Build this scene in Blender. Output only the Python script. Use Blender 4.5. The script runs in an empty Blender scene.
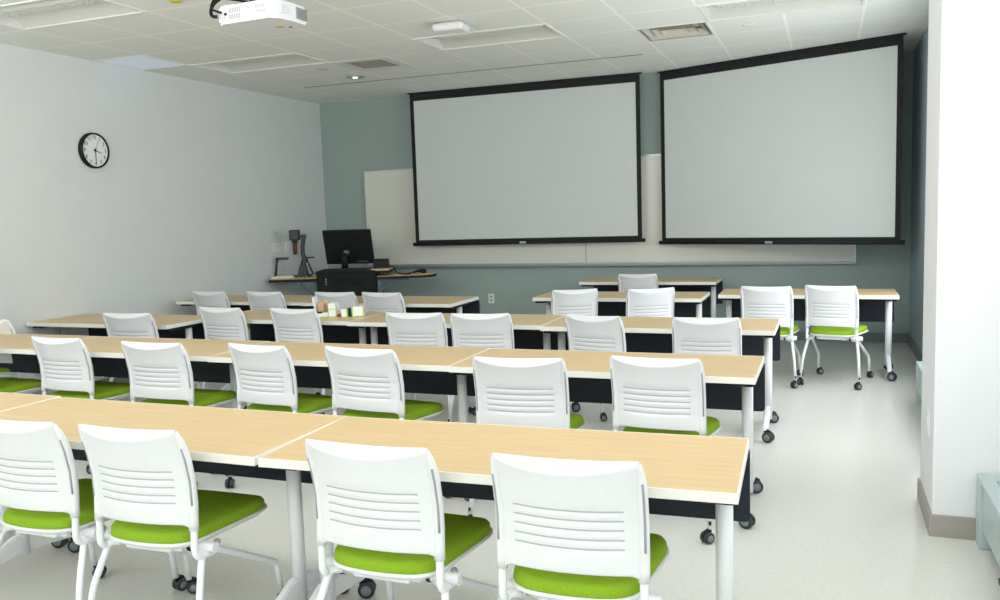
import bpy, bmesh, math, random
from mathutils import Vector, Matrix
random.seed(7)
SC = bpy.context.scene
COL = SC.collection
PI = math.pi
H = 3.076            # ceiling height
XL, XR, YF = -6.423, 0.82, 10.07
TILE, GX, GY = 0.6096, -5.8377, 5.0424

# ------------------------------------------------------------------ materials
def srgb(r, g, b):
    f = lambda c: (c/255/12.92) if c/255 <= .04045 else ((c/255+.055)/1.055)**2.4
    return (f(r), f(g), f(b), 1)

def mat(name, col, rough=.5, metal=0, noise=0, nscale=40, bump=0, emit=None, estr=0, spec=.5):
    m = bpy.data.materials.new(name); m.use_nodes = True
    nt = m.node_tree; b = nt.nodes['Principled BSDF']
    b.inputs['Roughness'].default_value = rough
    b.inputs['Metallic'].default_value = metal
    b.inputs['Specular IOR Level'].default_value = spec
    tc = nt.nodes.new('ShaderNodeTexCoord')
    n = nt.nodes.new('ShaderNodeTexNoise'); n.inputs['Scale'].default_value = nscale
    n.inputs['Detail'].default_value = 3
    nt.links.new(tc.outputs['Object'], n.inputs['Vector'])
    r = nt.nodes.new('ShaderNodeValToRGB')
    k = max(noise, .01)
    r.color_ramp.elements[0].color = tuple(c*(1-k) for c in col[:3]) + (1,)
    r.color_ramp.elements[1].color = tuple(min(1, c*(1+k)) for c in col[:3]) + (1,)
    r.color_ramp.elements[0].position = .3; r.color_ramp.elements[1].position = .7
    nt.links.new(n.outputs['Fac'], r.inputs['Fac'])
    nt.links.new(r.outputs['Color'], b.inputs['Base Color'])
    if bump:
        bp = nt.nodes.new('ShaderNodeBump'); bp.inputs['Strength'].default_value = bump
        bp.inputs['Distance'].default_value = .004
        nt.links.new(n.outputs['Fac'], bp.inputs['Height']); nt.links.new(bp.outputs['Normal'], b.inputs['Normal'])
    if emit:
        b.inputs['Emission Color'].default_value = emit; b.inputs['Emission Strength'].default_value = estr
    return m

def wood_mat(name, dark, light):
    m = bpy.data.materials.new(name); m.use_nodes = True
    nt = m.node_tree; b = nt.nodes['Principled BSDF']; b.inputs['Roughness'].default_value = .42
    tc = nt.nodes.new('ShaderNodeTexCoord'); mp = nt.nodes.new('ShaderNodeMapping')
    mp.inputs['Scale'].default_value = (1.6, 26, 8)
    oi = nt.nodes.new('ShaderNodeObjectInfo')
    ad = nt.nodes.new('ShaderNodeVectorMath'); ad.operation = 'ADD'
    ml = nt.nodes.new('ShaderNodeVectorMath'); ml.operation = 'SCALE'; ml.inputs['Scale'].default_value = 40
    cb = nt.nodes.new('ShaderNodeCombineXYZ')
    nt.links.new(oi.outputs['Random'], cb.inputs[0]); nt.links.new(oi.outputs['Random'], cb.inputs[1])
    nt.links.new(cb.outputs[0], ml.inputs[0]); nt.links.new(tc.outputs['Object'], mp.inputs['Vector'])
    nt.links.new(mp.outputs[0], ad.inputs[0]); nt.links.new(ml.outputs[0], ad.inputs[1])
    n = nt.nodes.new('ShaderNodeTexNoise'); n.inputs['Scale'].default_value = 2.2; n.inputs['Detail'].default_value = 5
    n.inputs['Distortion'].default_value = .6
    nt.links.new(ad.outputs[0], n.inputs['Vector'])
    r = nt.nodes.new('ShaderNodeValToRGB')
    r.color_ramp.elements[0].color = dark; r.color_ramp.elements[0].position = .36
    r.color_ramp.elements[1].color = light; r.color_ramp.elements[1].position = .6
    nt.links.new(n.outputs['Fac'], r.inputs['Fac']); nt.links.new(r.outputs['Color'], b.inputs['Base Color'])
    return m

def ceiling_mat():
    m = bpy.data.materials.new('ceiling tiles'); m.use_nodes = True
    nt = m.node_tree; b = nt.nodes['Principled BSDF']; b.inputs['Roughness'].default_value = .9
    L = nt.links.new
    tc = nt.nodes.new('ShaderNodeTexCoord'); sp = nt.nodes.new('ShaderNodeSeparateXYZ'); L(tc.outputs['Object'], sp.inputs[0])
    def M(op, a, bb=None):
        n = nt.nodes.new('ShaderNodeMath'); n.operation = op
        for i, v in enumerate((a, bb)):
            if v is None: continue
            if isinstance(v, (int, float)): n.inputs[i].default_value = v
            else: L(v, n.inputs[i])
        return n.outputs[0]
    ds = []
    for ax, o in ((0, GX), (1, GY)):
        f = M('FRACT', M('DIVIDE', M('SUBTRACT', sp.outputs[ax], o - 20*TILE), TILE))
        ds.append(M('MULTIPLY', M('MINIMUM', f, M('SUBTRACT', 1.0, f)), TILE))
    line = M('LESS_THAN', M('MINIMUM', ds[0], ds[1]), .0115)
    n = nt.nodes.new('ShaderNodeTexNoise'); n.inputs['Scale'].default_value = 90; n.inputs['Detail'].default_value = 4
    L(tc.outputs['Object'], n.inputs['Vector'])
    r = nt.nodes.new('ShaderNodeValToRGB')
    r.color_ramp.elements[0].color = srgb(226, 230, 227); r.color_ramp.elements[0].position = .35
    r.color_ramp.elements[1].color = srgb(235, 238, 234); r.color_ramp.elements[1].position = .6
    L(n.outputs['Fac'], r.inputs['Fac'])
    mx = nt.nodes.new('ShaderNodeMix'); mx.data_type = 'RGBA'
    L(line, mx.inputs[0]); L(r.outputs['Color'], mx.inputs[6]); mx.inputs[7].default_value = srgb(250, 250, 248)
    L(mx.outputs[2], b.inputs['Base Color'])
    bp = nt.nodes.new('ShaderNodeBump'); bp.inputs['Strength'].default_value = .15; bp.inputs['Distance'].default_value = .003
    L(n.outputs['Fac'], bp.inputs['Height']); L(bp.outputs['Normal'], b.inputs['Normal'])
    return m

M_ = {
 'floor': mat('vinyl floor', srgb(212, 212, 206), .28, noise=.05, nscale=55, spec=.45),
 'wall': mat('light wall paint', srgb(217, 221, 221), .85, noise=.012, nscale=6),
 'column': mat('white column paint', srgb(226, 227, 230), .8, noise=.01, nscale=6),
 'accent': mat('sage accent paint', srgb(156, 172, 168), .8, noise=.02, nscale=8),
 'accent2': mat('blue grey side paint', srgb(156, 172, 182), .8, noise=.02, nscale=8),
 'base': mat('grey rubber base', srgb(124, 131, 134), .6),
 'basecol': mat('taupe rubber base', srgb(158, 152, 146), .55),
 'ceil': ceiling_mat(),
 'trimdark': mat('ceiling reveal', srgb(128, 128, 120), .7),
 'white': mat('white plastic', srgb(222, 223, 226), .38, noise=.006),
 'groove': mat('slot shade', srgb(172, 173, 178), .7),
 'greyin': mat('grey inlay', srgb(150, 152, 158), .5),
 'steel': mat('white powder coat', srgb(232, 234, 238), .32, noise=.006),
 'green': mat('green upholstery', srgb(132, 166, 42), .95, noise=.10, nscale=220, bump=.35, spec=.15),
 'wood': wood_mat('maple laminate', srgb(203, 175, 131), srgb(211, 184, 141)),
 'band': mat('cream edge band', srgb(232, 231, 224), .45),
 'navy': mat('navy modesty panel', srgb(30, 37, 48), .75, noise=.08, nscale=300),
 'black': mat('black plastic', srgb(20, 21, 24), .5, spec=.3),
 'castor': mat('charcoal tread', srgb(44, 50, 54), .5),
 'hub': mat('grey castor hub', srgb(120, 132, 136), .4),
 'screen': mat('matte screen fabric', srgb(206, 212, 210), .9, noise=.008, nscale=4),
 'screenblk': mat('screen border', srgb(22, 22, 26), .8),
 'wb': mat('whiteboard enamel', srgb(222, 222, 212), .22, noise=.006, nscale=3),
 'alu': mat('aluminium', srgb(176, 184, 186), .35, metal=.6),
 'podium': mat('black lectern laminate', srgb(26, 28, 31), .6, spec=.25),
 'dgrey': mat('dark blue grey casing', srgb(52, 58, 68), .45),
 'bracket': mat('blue grey bracket', srgb(96, 118, 132), .5),
 'gloss': mat('black glass', srgb(12, 13, 16), .3, spec=.12),
 'heater': mat('pale green grey enamel', srgb(176, 192, 192), .4),
 'grille': mat('grille bars', srgb(214, 220, 220), .4),
 'dark': mat('dark recess', srgb(84, 86, 82), .8),
 'trough': mat('light reflector', srgb(206, 208, 202), .5),
 'rim': mat('fixture rim', srgb(226, 227, 222), .6),
 'lens': mat('frosted lens', srgb(214, 218, 218), .4),
 'reflectlens': mat('lens with painted window reflection', srgb(214, 226, 244), .3, emit=(.62, .72, .88, 1), estr=.18),  # pale blue tint and faint glow stand in for the window's reflection
 'bulb': mat('lamp glow', (1, 1, 1, 1), .4, emit=(1, .97, .9, 1), estr=3),
 'vent': mat('vent metal', srgb(200, 196, 184), .5),
 'yellow': mat('yellow sticker', srgb(196, 190, 60), .6),
 'red': mat('red enamel', srgb(168, 62, 52), .5),
 'boxwhite': mat('white card', srgb(240, 240, 240), .7),
 'lime': mat('lime card edge', srgb(150, 205, 60), .7),
 'tan': mat('tan paper', srgb(196, 164, 132), .8, noise=.08, nscale=30),
 'navyp': mat('navy plastic', srgb(34, 38, 84), .4),
 'clockface': mat('clock face', srgb(232, 234, 236), .4),
 'plate': mat('white wall plate', srgb(232, 234, 232), .4),
 'frame': mat('window frame', srgb(190, 196, 198), .4),
}
def glass_mat():
    m = bpy.data.materials.new('clear pane'); m.use_nodes = True
    nt = m.node_tree; nt.nodes.clear()
    o = nt.nodes.new('ShaderNodeOutputMaterial'); mx = nt.nodes.new('ShaderNodeMixShader')
    t = nt.nodes.new('ShaderNodeBsdfTransparent'); g = nt.nodes.new('ShaderNodeBsdfGlossy'); g.inputs['Roughness'].default_value = .02
    f = nt.nodes.new('ShaderNodeFresnel'); f.inputs['IOR'].default_value = 1.45
    nt.links.new(f.outputs[0], mx.inputs[0]); nt.links.new(t.outputs[0], mx.inputs[1]); nt.links.new(g.outputs[0], mx.inputs[2])
    nt.links.new(mx.outputs[0], o.inputs['Surface'])
    return m
M_['glass'] = glass_mat()

# ------------------------------------------------------------------ mesh helpers
class MB:
    def __init__(self, *mats):
        self.bm = bmesh.new(); self.mats = list(mats)
    def mi(self, m):
        if m is None: return 0
        if m not in self.mats: self.mats.append(m)
        return self.mats.index(m)
    def box(self, x0, x1, y0, y1, z0, z1, m=None, bev=0, seg=2):
        b = bmesh.new()
        bmesh.ops.create_cube(b, size=1)
        for v in b.verts:
            v.co = Vector(((x0+x1)/2 + v.co.x*(x1-x0), (y0+y1)/2 + v.co.y*(y1-y0), (z0+z1)/2 + v.co.z*(z1-z0)))
        if bev: bmesh.ops.bevel(b, geom=b.edges[:], offset=bev, segments=seg, affect='EDGES', profile=.5)
        self.add(b, m); return self
    def add(self, b, m=None, T=None):
        i = self.mi(m); mp = {}
        for v in b.verts:
            mp[v] = self.bm.verts.new(T @ v.co if T else v.co)
        for f in b.faces:
            try:
                nf = self.bm.faces.new([mp[v] for v in f.verts]); nf.material_index = i; nf.smooth = f.smooth
            except ValueError: pass
        b.free()
    def tube(self, pts, r, m=None, seg=12, fillet=0, caps=True, sq=(1, 1)):
        P = [Vector(p) for p in pts]
        if fillet: P = fillet_path(P, fillet)
        n = len(P); rings = []; i0 = self.mi(m)
        up = None
        for i, p in enumerate(P):
            t = (P[min(i+1, n-1)] - P[max(i-1, 0)]).normalized()
            if up is None:
                a = Vector((0, 0, 1)) if abs(t.z) < .9 else Vector((0, 1, 0))
                up = (a - t*a.dot(t)).normalized()
            else:
                up = (up - t*up.dot(t)).normalized()
            s = t.cross(up)
            rr = r[i] if isinstance(r, (list, tuple)) else r
            rings.append([self.bm.verts.new(p + (s*math.cos(2*PI*k/seg)*sq[0] + up*math.sin(2*PI*k/seg)*sq[1])*rr) for k in range(seg)])
        for a, b in zip(rings, rings[1:]):
            for k in range(seg):
                f = self.bm.faces.new([a[k], a[(k+1) % seg], b[(k+1) % seg], b[k]]); f.smooth = True; f.material_index = i0
        if caps:
            for g in (rings[0][::-1], rings[-1]):
                f = self.bm.faces.new(g); f.material_index = i0
        return self
    def cyl(self, a, b, r, m=None, seg=20, r2=None):
        a, b = Vector(a), Vector(b)
        return self.tube([a, b], [r, r if r2 is None else r2], m, seg)
    def lathe(self, prof, T=None, m=None, seg=24):
        i0 = self.mi(m); rings = []
        for (r, z) in prof:
            ring = []
            for k in range(seg):
                c = Vector((r*math.cos(2*PI*k/seg), r*math.sin(2*PI*k/seg), z))
                ring.append(self.bm.verts.new(T @ c if T else c))
            rings.append(ring)
        for a, b in zip(rings, rings[1:]):
            for k in range(seg):
                f = self.bm.faces.new([a[k], a[(k+1) % seg], b[(k+1) % seg], b[k]]); f.smooth = True; f.material_index = i0
        for g in (rings[0][::-1], rings[-1]):
            f = self.bm.faces.new(g); f.material_index = i0
        return self
    def prism(self, poly, axis, a, b, m=None):
        """extrude a 2D polygon along axis 'x','y','z' between a and b"""
        i0 = self.mi(m)
        def P(u, v, w): return {'x': (w, u, v), 'y': (u, w, v), 'z': (u, v, w)}[axis]
        A = [self.bm.verts.new(P(u, v, a)) for u, v in poly]; B = [self.bm.verts.new(P(u, v, b)) for u, v in poly]
        n = len(poly)
        for k in range(n):
            f = self.bm.faces.new([A[k], A[(k+1) % n], B[(k+1) % n], B[k]]); f.material_index = i0
        self.bm.faces.new(A[::-1]).material_index = i0; self.bm.faces.new(B).material_index = i0
        return self
    def quad(self, pts, m=None):
        f = self.bm.faces.new([self.bm.verts.new(p) for p in pts]); f.material_index = self.mi(m); return self
    def mesh(self, name):
        bmesh.ops.recalc_face_normals(self.bm, faces=self.bm.faces[:])
        me = bpy.data.meshes.new(name); self.bm.to_mesh(me); self.bm.free()
        for m in self.mats: me.materials.append(M_[m])
        return me
    def obj(self, name, parent=None, loc=None):
        o = bpy.data.objects.new(name, self.mesh(name)); COL.objects.link(o)
        if parent: o.parent = parent
        if loc: o.location = loc
        return o

def fillet_path(P, r, n=6):
    out = [P[0]]
    for i in range(1, len(P)-1):
        a, p, b = P[i-1], P[i], P[i+1]
        da, db = (a-p), (b-p)
        k = min(r, da.length*.45, db.length*.45)
        s, e = p + da.normalized()*k, p + db.normalized()*k
        for j in range(n+1):
            t = j/n; out.append(s*(1-t)**2 + p*2*t*(1-t) + e*t*t)
    out.append(P[-1]); return out

def rounded_poly(pts, r, n=6):
    out = []; N = len(pts)
    for i in range(N):
        a, p, b = Vector(pts[i-1]), Vector(pts[i]), Vector(pts[(i+1) % N])
        rr = r[i] if isinstance(r, (list, tuple)) else r
        da, db = a-p, b-p; k = min(rr, da.length*.48, db.length*.48)
        s, e = p + da.normalized()*k, p + db.normalized()*k
        for j in range(n+1):
            t = j/n; q = s*(1-t)**2 + p*2*t*(1-t) + e*t*t
            out.append((q.x, q.y))
    return out

def tag(o, label, cat, group=None, kind=None):
    o['label'] = label; o['category'] = cat
    if group: o['group'] = group
    if kind: o['kind'] = kind
    return o
def thing(name, label, cat, loc=(0, 0, 0), rz=0, group=None):
    o = bpy.data.objects.new(name, None); COL.objects.link(o)
    o.empty_display_size = .1
    o.location = loc; o.rotation_euler = (0, 0, rz)
    return tag(o, label, cat, group)
def struct(o, label=None):
    o['kind'] = 'structure'
    if label: o['label'] = label
    return o
def dup(root, loc, rz, label, group=None):
    def cp(o, parent):
        c = o.copy(); COL.objects.link(c)
        if parent is not None: c.parent = parent
        for ch in list(o.children): cp(ch, c)
        return c
    r = cp(root, None); r.location = loc; r.rotation_euler = (0, 0, rz); r['label'] = label
    if group: r['group'] = group
    return r

# ------------------------------------------------------------------ the room
YB = -6.0; XW = 1.02
cells = set()
def cell(x0, y0):          # fixture cell -> index
    return (round((x0-GX)/TILE), round((y0-GY)/TILE))
L1 = [(0, -1), (1, -1)]; L2 = [(0, 3), (1, 3)]; L3 = [(4, 3), (5, 3)]; L4 = [(8, 3), (9, 3)]
V1 = [(2, 4)]; V2 = [(7, 4)]; BL = [(-1, 2)]
for g in (L1, L2, L3, L4, V1, V2, BL): cells.update(g)

mb = MB('floor'); mb.quad([(XL, YB, 0), (XW, YB, 0), (XW, YF, 0), (XL, YF, 0)])
struct(mb.obj('floor'), 'pale grey vinyl floor')
mb = MB('ceil')
i0, i1 = -1, 11; j0, j1 = -14, 8
xs = [XL] + [GX+TILE*i for i in range(0, 12)] + [XW]
ys = [YB] + [GY+TILE*j for j in range(-18, 9)] + [YF]
for a in range(len(xs)-1):
    for b in range(len(ys)-1):
        ci, cj = a-1, b-19
        if (ci, cj) in cells: continue
        mb.quad([(xs[a], ys[b], H), (xs[a], ys[b+1], H), (xs[a+1], ys[b+1], H), (xs[a+1], ys[b], H)])
bmesh.ops.remove_doubles(mb.bm, verts=mb.bm.verts[:], dist=.0005)
struct(mb.obj('ceiling'), 'suspended ceiling of square off-white tiles')
o = MB('wall').box(XL-.12, XL, YB, YF+.12, 0, H+.15).obj('wall_left'); struct(o, 'plain light grey left wall')
o = MB('accent').box(XL, XR+.12, YF, YF+.12, 0, H+.15).obj('wall_front'); struct(o, 'sage grey accent wall at the front')
o = MB('accent2').box(XR, XR+.12, 4.765, YF, 0, H+.15).obj('wall_right'); struct(o, 'blue grey side wall past the column')
o = MB('column').box(.4516, 1.3, 4.224, 4.765, 0, H+.15, bev=.004).obj('wall_column'); struct(o, 'white square column')
o = MB('wall').box(XL-.12, XW+.3, YB-.12, YB, 0, H+.15).obj('wall_back'); struct(o)
mb = MB('column').box(XW, XW+.15, YB, 4.224, 0, .75).box(XW, XW+.15, YB, 4.224, 2.85, H+.15)
struct(mb.obj('wall_window_side'))
wins = [(YB, -4.2), (-4.2, -2.8), (-2.8, -1.4), (-1.4, .45), (.45, 2.3), (2.3, 4.2)]
for k, (a, b) in enumerate(wins):
    w = MB('frame')
    w.box(XW+.02, XW+.1, a+.0, a+.06, .75, 2.85).box(XW+.02, XW+.1, b-.06, b, .75, 2.85)
    w.box(XW+.02, XW+.1, a+.06, b-.06, .75, .81).box(XW+.02, XW+.1, a+.06, b-.06, 2.79, 2.85)
    wo = w.obj('window_%d' % (k+1)); struct(wo)
    MB('glass').quad([(XW+.06, a+.06, .81), (XW+.06, b-.06, .81), (XW+.06, b-.06, 2.79), (XW+.06, a+.06, 2.79)]).obj('pane', wo)
struct(MB('base').box(XL+.001, XR-.001, YF-.014, YF, 0.0, .095, bev=.003).obj('baseboard_front'), 'grey rubber baseboard of the accent wall')
struct(MB('base').box(XR-.014, XR, 4.77, YF-.015, 0, .095, bev=.003).obj('baseboard_right'))
struct(MB('base').box(XL, XL+.014, YB, YF-.015, 0, .095, bev=.003).obj('baseboard_left'))
mb = MB('basecol')
mb.prism(rounded_poly([(.4396, 4.212), (1.02, 4.212), (1.02, 4.777), (.4396, 4.777)], [.01, .002, .002, .01]), 'z', 0, .102)
struct(mb.obj('baseboard_column'), 'taupe rubber baseboard round the column')
struct(MB('trimdark').box(-5.75, -1.75, 8.70, 8.718, H-.006, H+.002).obj('trim_1'), 'thin dark reveal across the ceiling')

# ------------------------------------------------------------------ ceiling fixtures
def ceiling_light(c, label):
    x0 = GX + TILE*c[0][0]; x1 = x0 + 2*TILE; y0 = GY + TILE*c[0][1]; y1 = y0 + TILE
    t = thing('ceiling_light', label, 'ceiling light', ((x0+x1)/2, (y0+y1)/2, H), 0, 'recessed ceiling lights')
    w, d = TILE, TILE/2
    f = MB('rim')
    for a in ((-w, w, -d, -d+.022), (-w, w, d-.022, d), (-w, -w+.022, -d+.022, d-.022), (w-.022, w, -d+.022, d-.022)):
        f.box(a[0], a[1], a[2], a[3], -.006, .012)
    f.obj('frame', t)
    r = MB('trough'); pr = []
    N = 12
    for s in (-1, 1):
        seg = []
        for k in range(N+1):
            u = k/N; y = s*((d-.022)*(1-u) + .075*u); z = .004 + .085*math.sin(PI*u*.62)/math.sin(PI*.62/1) if False else .004 + .075*math.sin(PI*.5*min(1, u*1.25)) - (.02*max(0, u-.8)/.2)
            seg.append((y, z))
        for p, q in zip(seg, seg[1:]):
            r.quad([(-w+.022, p[0], p[1]), (w-.022, p[0], p[1]), (w-.022, q[0], q[1]), (-w+.022, q[0], q[1])])
    r.quad([(-w, -.08, .06), (w, -.08, .06), (w, .08, .06), (-w, .08, .06)])
    r.obj('reflector', t)
    for s in (-1, 1):
        e = MB('white'); x = s*(w-.022)
        e.prism([(-d+.022, .0), (d-.022, .0), (d-.08, .08), (-d+.08, .08)], 'x', x-.006, x+.006)
        e.obj('end_plate', t)
    l = MB('lens', 'greyin')
    prof = [(-.075, .066), (-.06, .036), (0, .028), (.06, .036), (.075, .066)]
    l.prism(prof, 'x', -w*.8, w*.8, 'lens')
    for k in range(40):
        x = -w*.78 + k*w*1.56/39
        for y in (-.04, -.013, .013, .04): l.box(x-.004, x+.004, y-.004, y+.004, .026, .0315, 'trough')
    l.obj('lens', t)
    return t
ceiling_light(L1, 'recessed ceiling light nearest the left wall and the viewer, top left corner')
ceiling_light(L2, 'recessed ceiling light just beyond the projector, near the left wall')
ceiling_light(L3, 'recessed ceiling light behind the small white ceiling sensor, before the left screen')
ceiling_light(L4, 'recessed ceiling light with ribbed trough above the right screen')

def vent(c, name, label, kind):
    x0 = GX + TILE*c[0][0]; y0 = GY + TILE*c[0][1]; h = TILE/2
    t = thing(name, label, 'air vent', (x0+h, y0+h, H), 0, 'ceiling air vents')
    a = .285 if kind else .20
    f = MB('white')
    q = h
    f.box(-q, q, -q, -a, -.004, .004).box(-q, q, a, q, -.004, .004).box(-q, -a, -a, a, -.004, .004).box(a, q, -a, a, -.004, .004)
    f.obj('frame', t)
    MB('vent').box(-a, a, -a, a, .07, .08).box(-a-.004, -a, -a, a, 0, .08).box(a, a+.004, -a, a, 0, .08).box(-a, a, a, a+.004, 0, .08).box(-a, a, -a-.004, -a, 0, .08).obj('backing', t)
    s = MB('vent')
    if kind:      # square cone diffuser: nested sloped rings
        for k, (ro, ri) in enumerate(((.26, .20), (.185, .13), (.115, .06))):
            for (p, q2) in (((-1, -1), (1, -1)), ((1, -1), (1, 1)), ((1, 1), (-1, 1)), ((-1, 1), (-1, -1))):
                s.quad([(p[0]*ro, p[1]*ro, .0), (q2[0]*ro, q2[1]*ro, .0), (q2[0]*ri, q2[1]*ri, .05), (p[0]*ri, p[1]*ri, .05)])
        s.box(-.05, .05, -.05, .05, .02, .024)
    else:
        for k in range(9):
            y = -a + .02 + k*(2*a-.04)/8
            s.prism([(y-.017, .0), (y-.014, .0), (y+.012, .030), (y+.009, .030)], 'x', -a, a)
    s.obj('louvre', t)
vent(V1, 'air_return_grille', 'square slatted ceiling vent beside the small round downlight', 0)
vent(V2, 'air_diffuser', 'square cone ceiling diffuser left of the right screen top', 1)

t = thing('ceiling_light', 'flat ceiling light panel against the left wall, window reflection painted pale blue', 'ceiling light', (GX-TILE/2+.02, GY+2.5*TILE, H))
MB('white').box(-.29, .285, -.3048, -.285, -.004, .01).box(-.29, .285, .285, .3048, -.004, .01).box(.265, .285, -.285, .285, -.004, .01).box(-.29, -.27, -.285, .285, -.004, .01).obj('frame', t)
MB('reflectlens').box(-.27, .265, -.285, .285, .0, .006).obj('lens', t)

t = thing('downlight', 'small round recessed downlight with glowing lamp, near the slatted vent', 'ceiling light', (-4.87, 8.38, H))
mb = MB('alu'); mb.lathe([(.085, -.006), (.105, -.006), (.108, 0), (.085, .0)]); mb.obj('trim_ring', t)
mb = MB('dark'); mb.lathe([(.0845, -.003), (.084, -.001)]); mb.obj('reflector', t)
mb = MB('bulb'); mb.lathe([(.001, -.016), (.024, -.012), (.032, -.004)]); mb.obj('lamp', t)
def disc(name, label, cat, x, y, r, m, h=.012, group=None):
    mb = MB(m); mb.lathe([(r*.6, -h), (r, -h*.5), (r, 0)], Matrix.Translation((x, y, H)))
    return tag(mb.obj(name), label, cat, group)
disc('ceiling_speaker', 'small grey round ceiling fitting beyond the light near the projector', 'ceiling fitting', -4.89, 7.76, .06, 'vent', .006)
disc('sprinkler_cap', 'faint white round sprinkler cap beside the square diffuser', 'sprinkler cap', -.66, 7.82, .05, 'column', .005)
t = thing('sprinkler_cap', 'white round sprinkler cap with a yellow centre beside nearest ceiling light', 'sprinkler cap', (-4.21, 4.86, H))
mb = MB('white'); mb.lathe([(.07, -.008), (.085, -.004), (.087, 0)]); mb.obj('cover', t)
mb = MB('yellow'); mb.lathe([(.03, -.02), (.045, -.014), (.046, -.008)]); mb.obj('centre', t)['label'] = 'yellow centre'
# occupancy sensor box
t = thing('ceiling_sensor', 'white oblong sensor box hanging below the middle ceiling light', 'sensor', (-2.85, 6.46, H), math.radians(4))
mb = MB('white'); mb.box(-.135, .135, -.10, .10, -.075, -.012, bev=.028, seg=3); mb.obj('body', t)
MB('vent').box(-.07, .07, -.05, .05, -.014, 0).obj('base_plate', t)

# ------------------------------------------------------------------ projector
t = thing('projector', 'white ceiling projector hanging on a black bracket', 'projector', (-3.29, 4.58, 2.745), math.radians(-3)); t.scale = (1.2, 1.15, 1.15)
mb = MB('white')
mb.prism(rounded_poly([(-.185, -.15), (.175, -.15), (.195, .0), (.185, .15), (-.185, .15)], [.03, .03, .1, .05, .03]), 'z', 0, .095)
bmesh.ops.bevel(mb.bm, geom=[e for e in mb.bm.edges if abs(e.verts[0].co.z-e.verts[1].co.z) < 1e-5], offset=.012, segments=3, affect='EDGES')
mb.obj('body', t)
for (xa, xb, za, zb, nx) in ((-.175, -.135, .028, .068, 4), (-.10, -.035, .020, .046, 7), (-.10, -.035, .052, .078, 7), (.07, .12, .034, .05, 5), (.07, .12, .056, .074, 5)):
    mb = MB('greyin')
    for k in range(nx):
        x = xa + (xb-xa)*k/max(1, nx-1)
        mb.box(x-.0022, x+.0022, -.152, -.148, za, zb)
    mb.obj('side_grille', t)
mb = MB('greyin')
for k in range(9):
    y = .02 + k*.011
    mb.box(.1885, .199 - abs(k)*.0003, y-.0025, y+.0025, .02, .08)
mb.obj('side_grille', t)
mb = MB('black'); mb.cyl((-.125, -.1525, .05), (-.125, -.148, .05), .008); mb.obj('lens_port', t)
mb = MB('lens'); mb.box(.176, .192, -.11, -.03, .03, .075, bev=.004); mb.obj('connector_panel', t)
mb = MB('yellow'); mb.cyl((.06, .05, -.002), (.06, .05, .001), .022); mb.obj('sticker', t)['label'] = 'yellow sticker underneath'
mb = MB('black'); mb.cyl((.10, .09, -.002), (.10, .09, .001), .01); mb.obj('foot', t)
mb = MB('black')
mb.box(-.12, .13, -.09, .10, .10, .118, bev=.004).box(-.05, .05, -.05, .05, .118, .15, bev=.004)
mb.cyl((0, 0, .14), (0, 0, .282), .022)
mb.cyl((0, 0, .272), (0, 0, .286), .06)
for sx, sy in ((-1, -1), (1, -1), (-1, 1), (1, 1)): mb.cyl((sx*.10, sy*.075, .09), (sx*.10, sy*.075, .11), .01)
mb.obj('ceiling_mount', t)
mb = MB('black')
mb.tube([(-.17, -.10, .06), (-.24, -.13, .05), (-.26, -.10, .12), (-.19, -.08, .17), (-.05, -.03, .15), (-.02, -.01, .28)], .009, fillet=.06)
mb.tube([(-.15, -.148, .06), (-.20, -.18, .08), (-.20, -.14, .15), (-.06, -.03, .13)], .006, fillet=.04)
mb.obj('cable', t)

# ------------------------------------------------------------------ wall things
def clock():
    t = thing('wall_clock', 'round black-rimmed wall clock on the left wall', 'clock', (XL, 6.16, 2.24))
    T = Matrix.Rotation(PI/2, 4, 'Y')
    mb = MB('black'); mb.lathe([(.150, .0), (.163, .0), (.166, .02), (.163, .045), (.150, .05), (.148, .034)], T, seg=48); mb.obj('rim', t)
    nb = bmesh.new()
    for k in range(12):
        a = 2*PI*(k+1)/12
        cu = bpy.data.curves.new('numeral', 'FONT'); cu.body = str(k+1); cu.size = .046; cu.align_x = 'CENTER'; cu.align_y = 'CENTER'; cu.extrude = .0006
        o = bpy.data.objects.new('numeral', cu); COL.objects.link(o)
        me = bpy.data.meshes.new_from_object(o)
        # seen from +X: right-hand direction is +Y
        me.transform(Matrix.Translation((.0362, math.sin(a)*.121, math.cos(a)*.121)) @ Matrix(((0, 0, 1, 0), (1, 0, 0, 0), (0, 1, 0, 0), (0, 0, 0, 1))))
        nb.from_mesh(me); bpy.data.objects.remove(o); bpy.data.meshes.remove(me); bpy.data.curves.remove(cu)
    mb = MB('clockface', 'black'); mb.lathe([(.149, .004), (.149, .0352)], T, seg=48); mb.add(nb, 'black'); mb.obj('face', t)
    def hand(name, ang, L, w, x):
        mb = MB('black'); a = math.radians(ang); s, c = math.sin(a), math.cos(a)
        P = [(-.02, -w), (L, -w*.6), (L, w*.6), (-.02, w)]
        mb.prism([(p[0]*s + p[1]*c, p[0]*c - p[1]*s) for p in P], 'x', x, x+.002); mb.obj(name, t)
    hand('hour_hand', 107, .075, .004, .0375); hand('minute_hand', 180, .118, .004, .040); hand('second_hand', 22, .10, .0012, .0425)
    mb = MB('black'); mb.cyl((.036, 0, 0), (.044, 0, 0), .010); mb.obj('hub', t)
clock()
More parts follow.
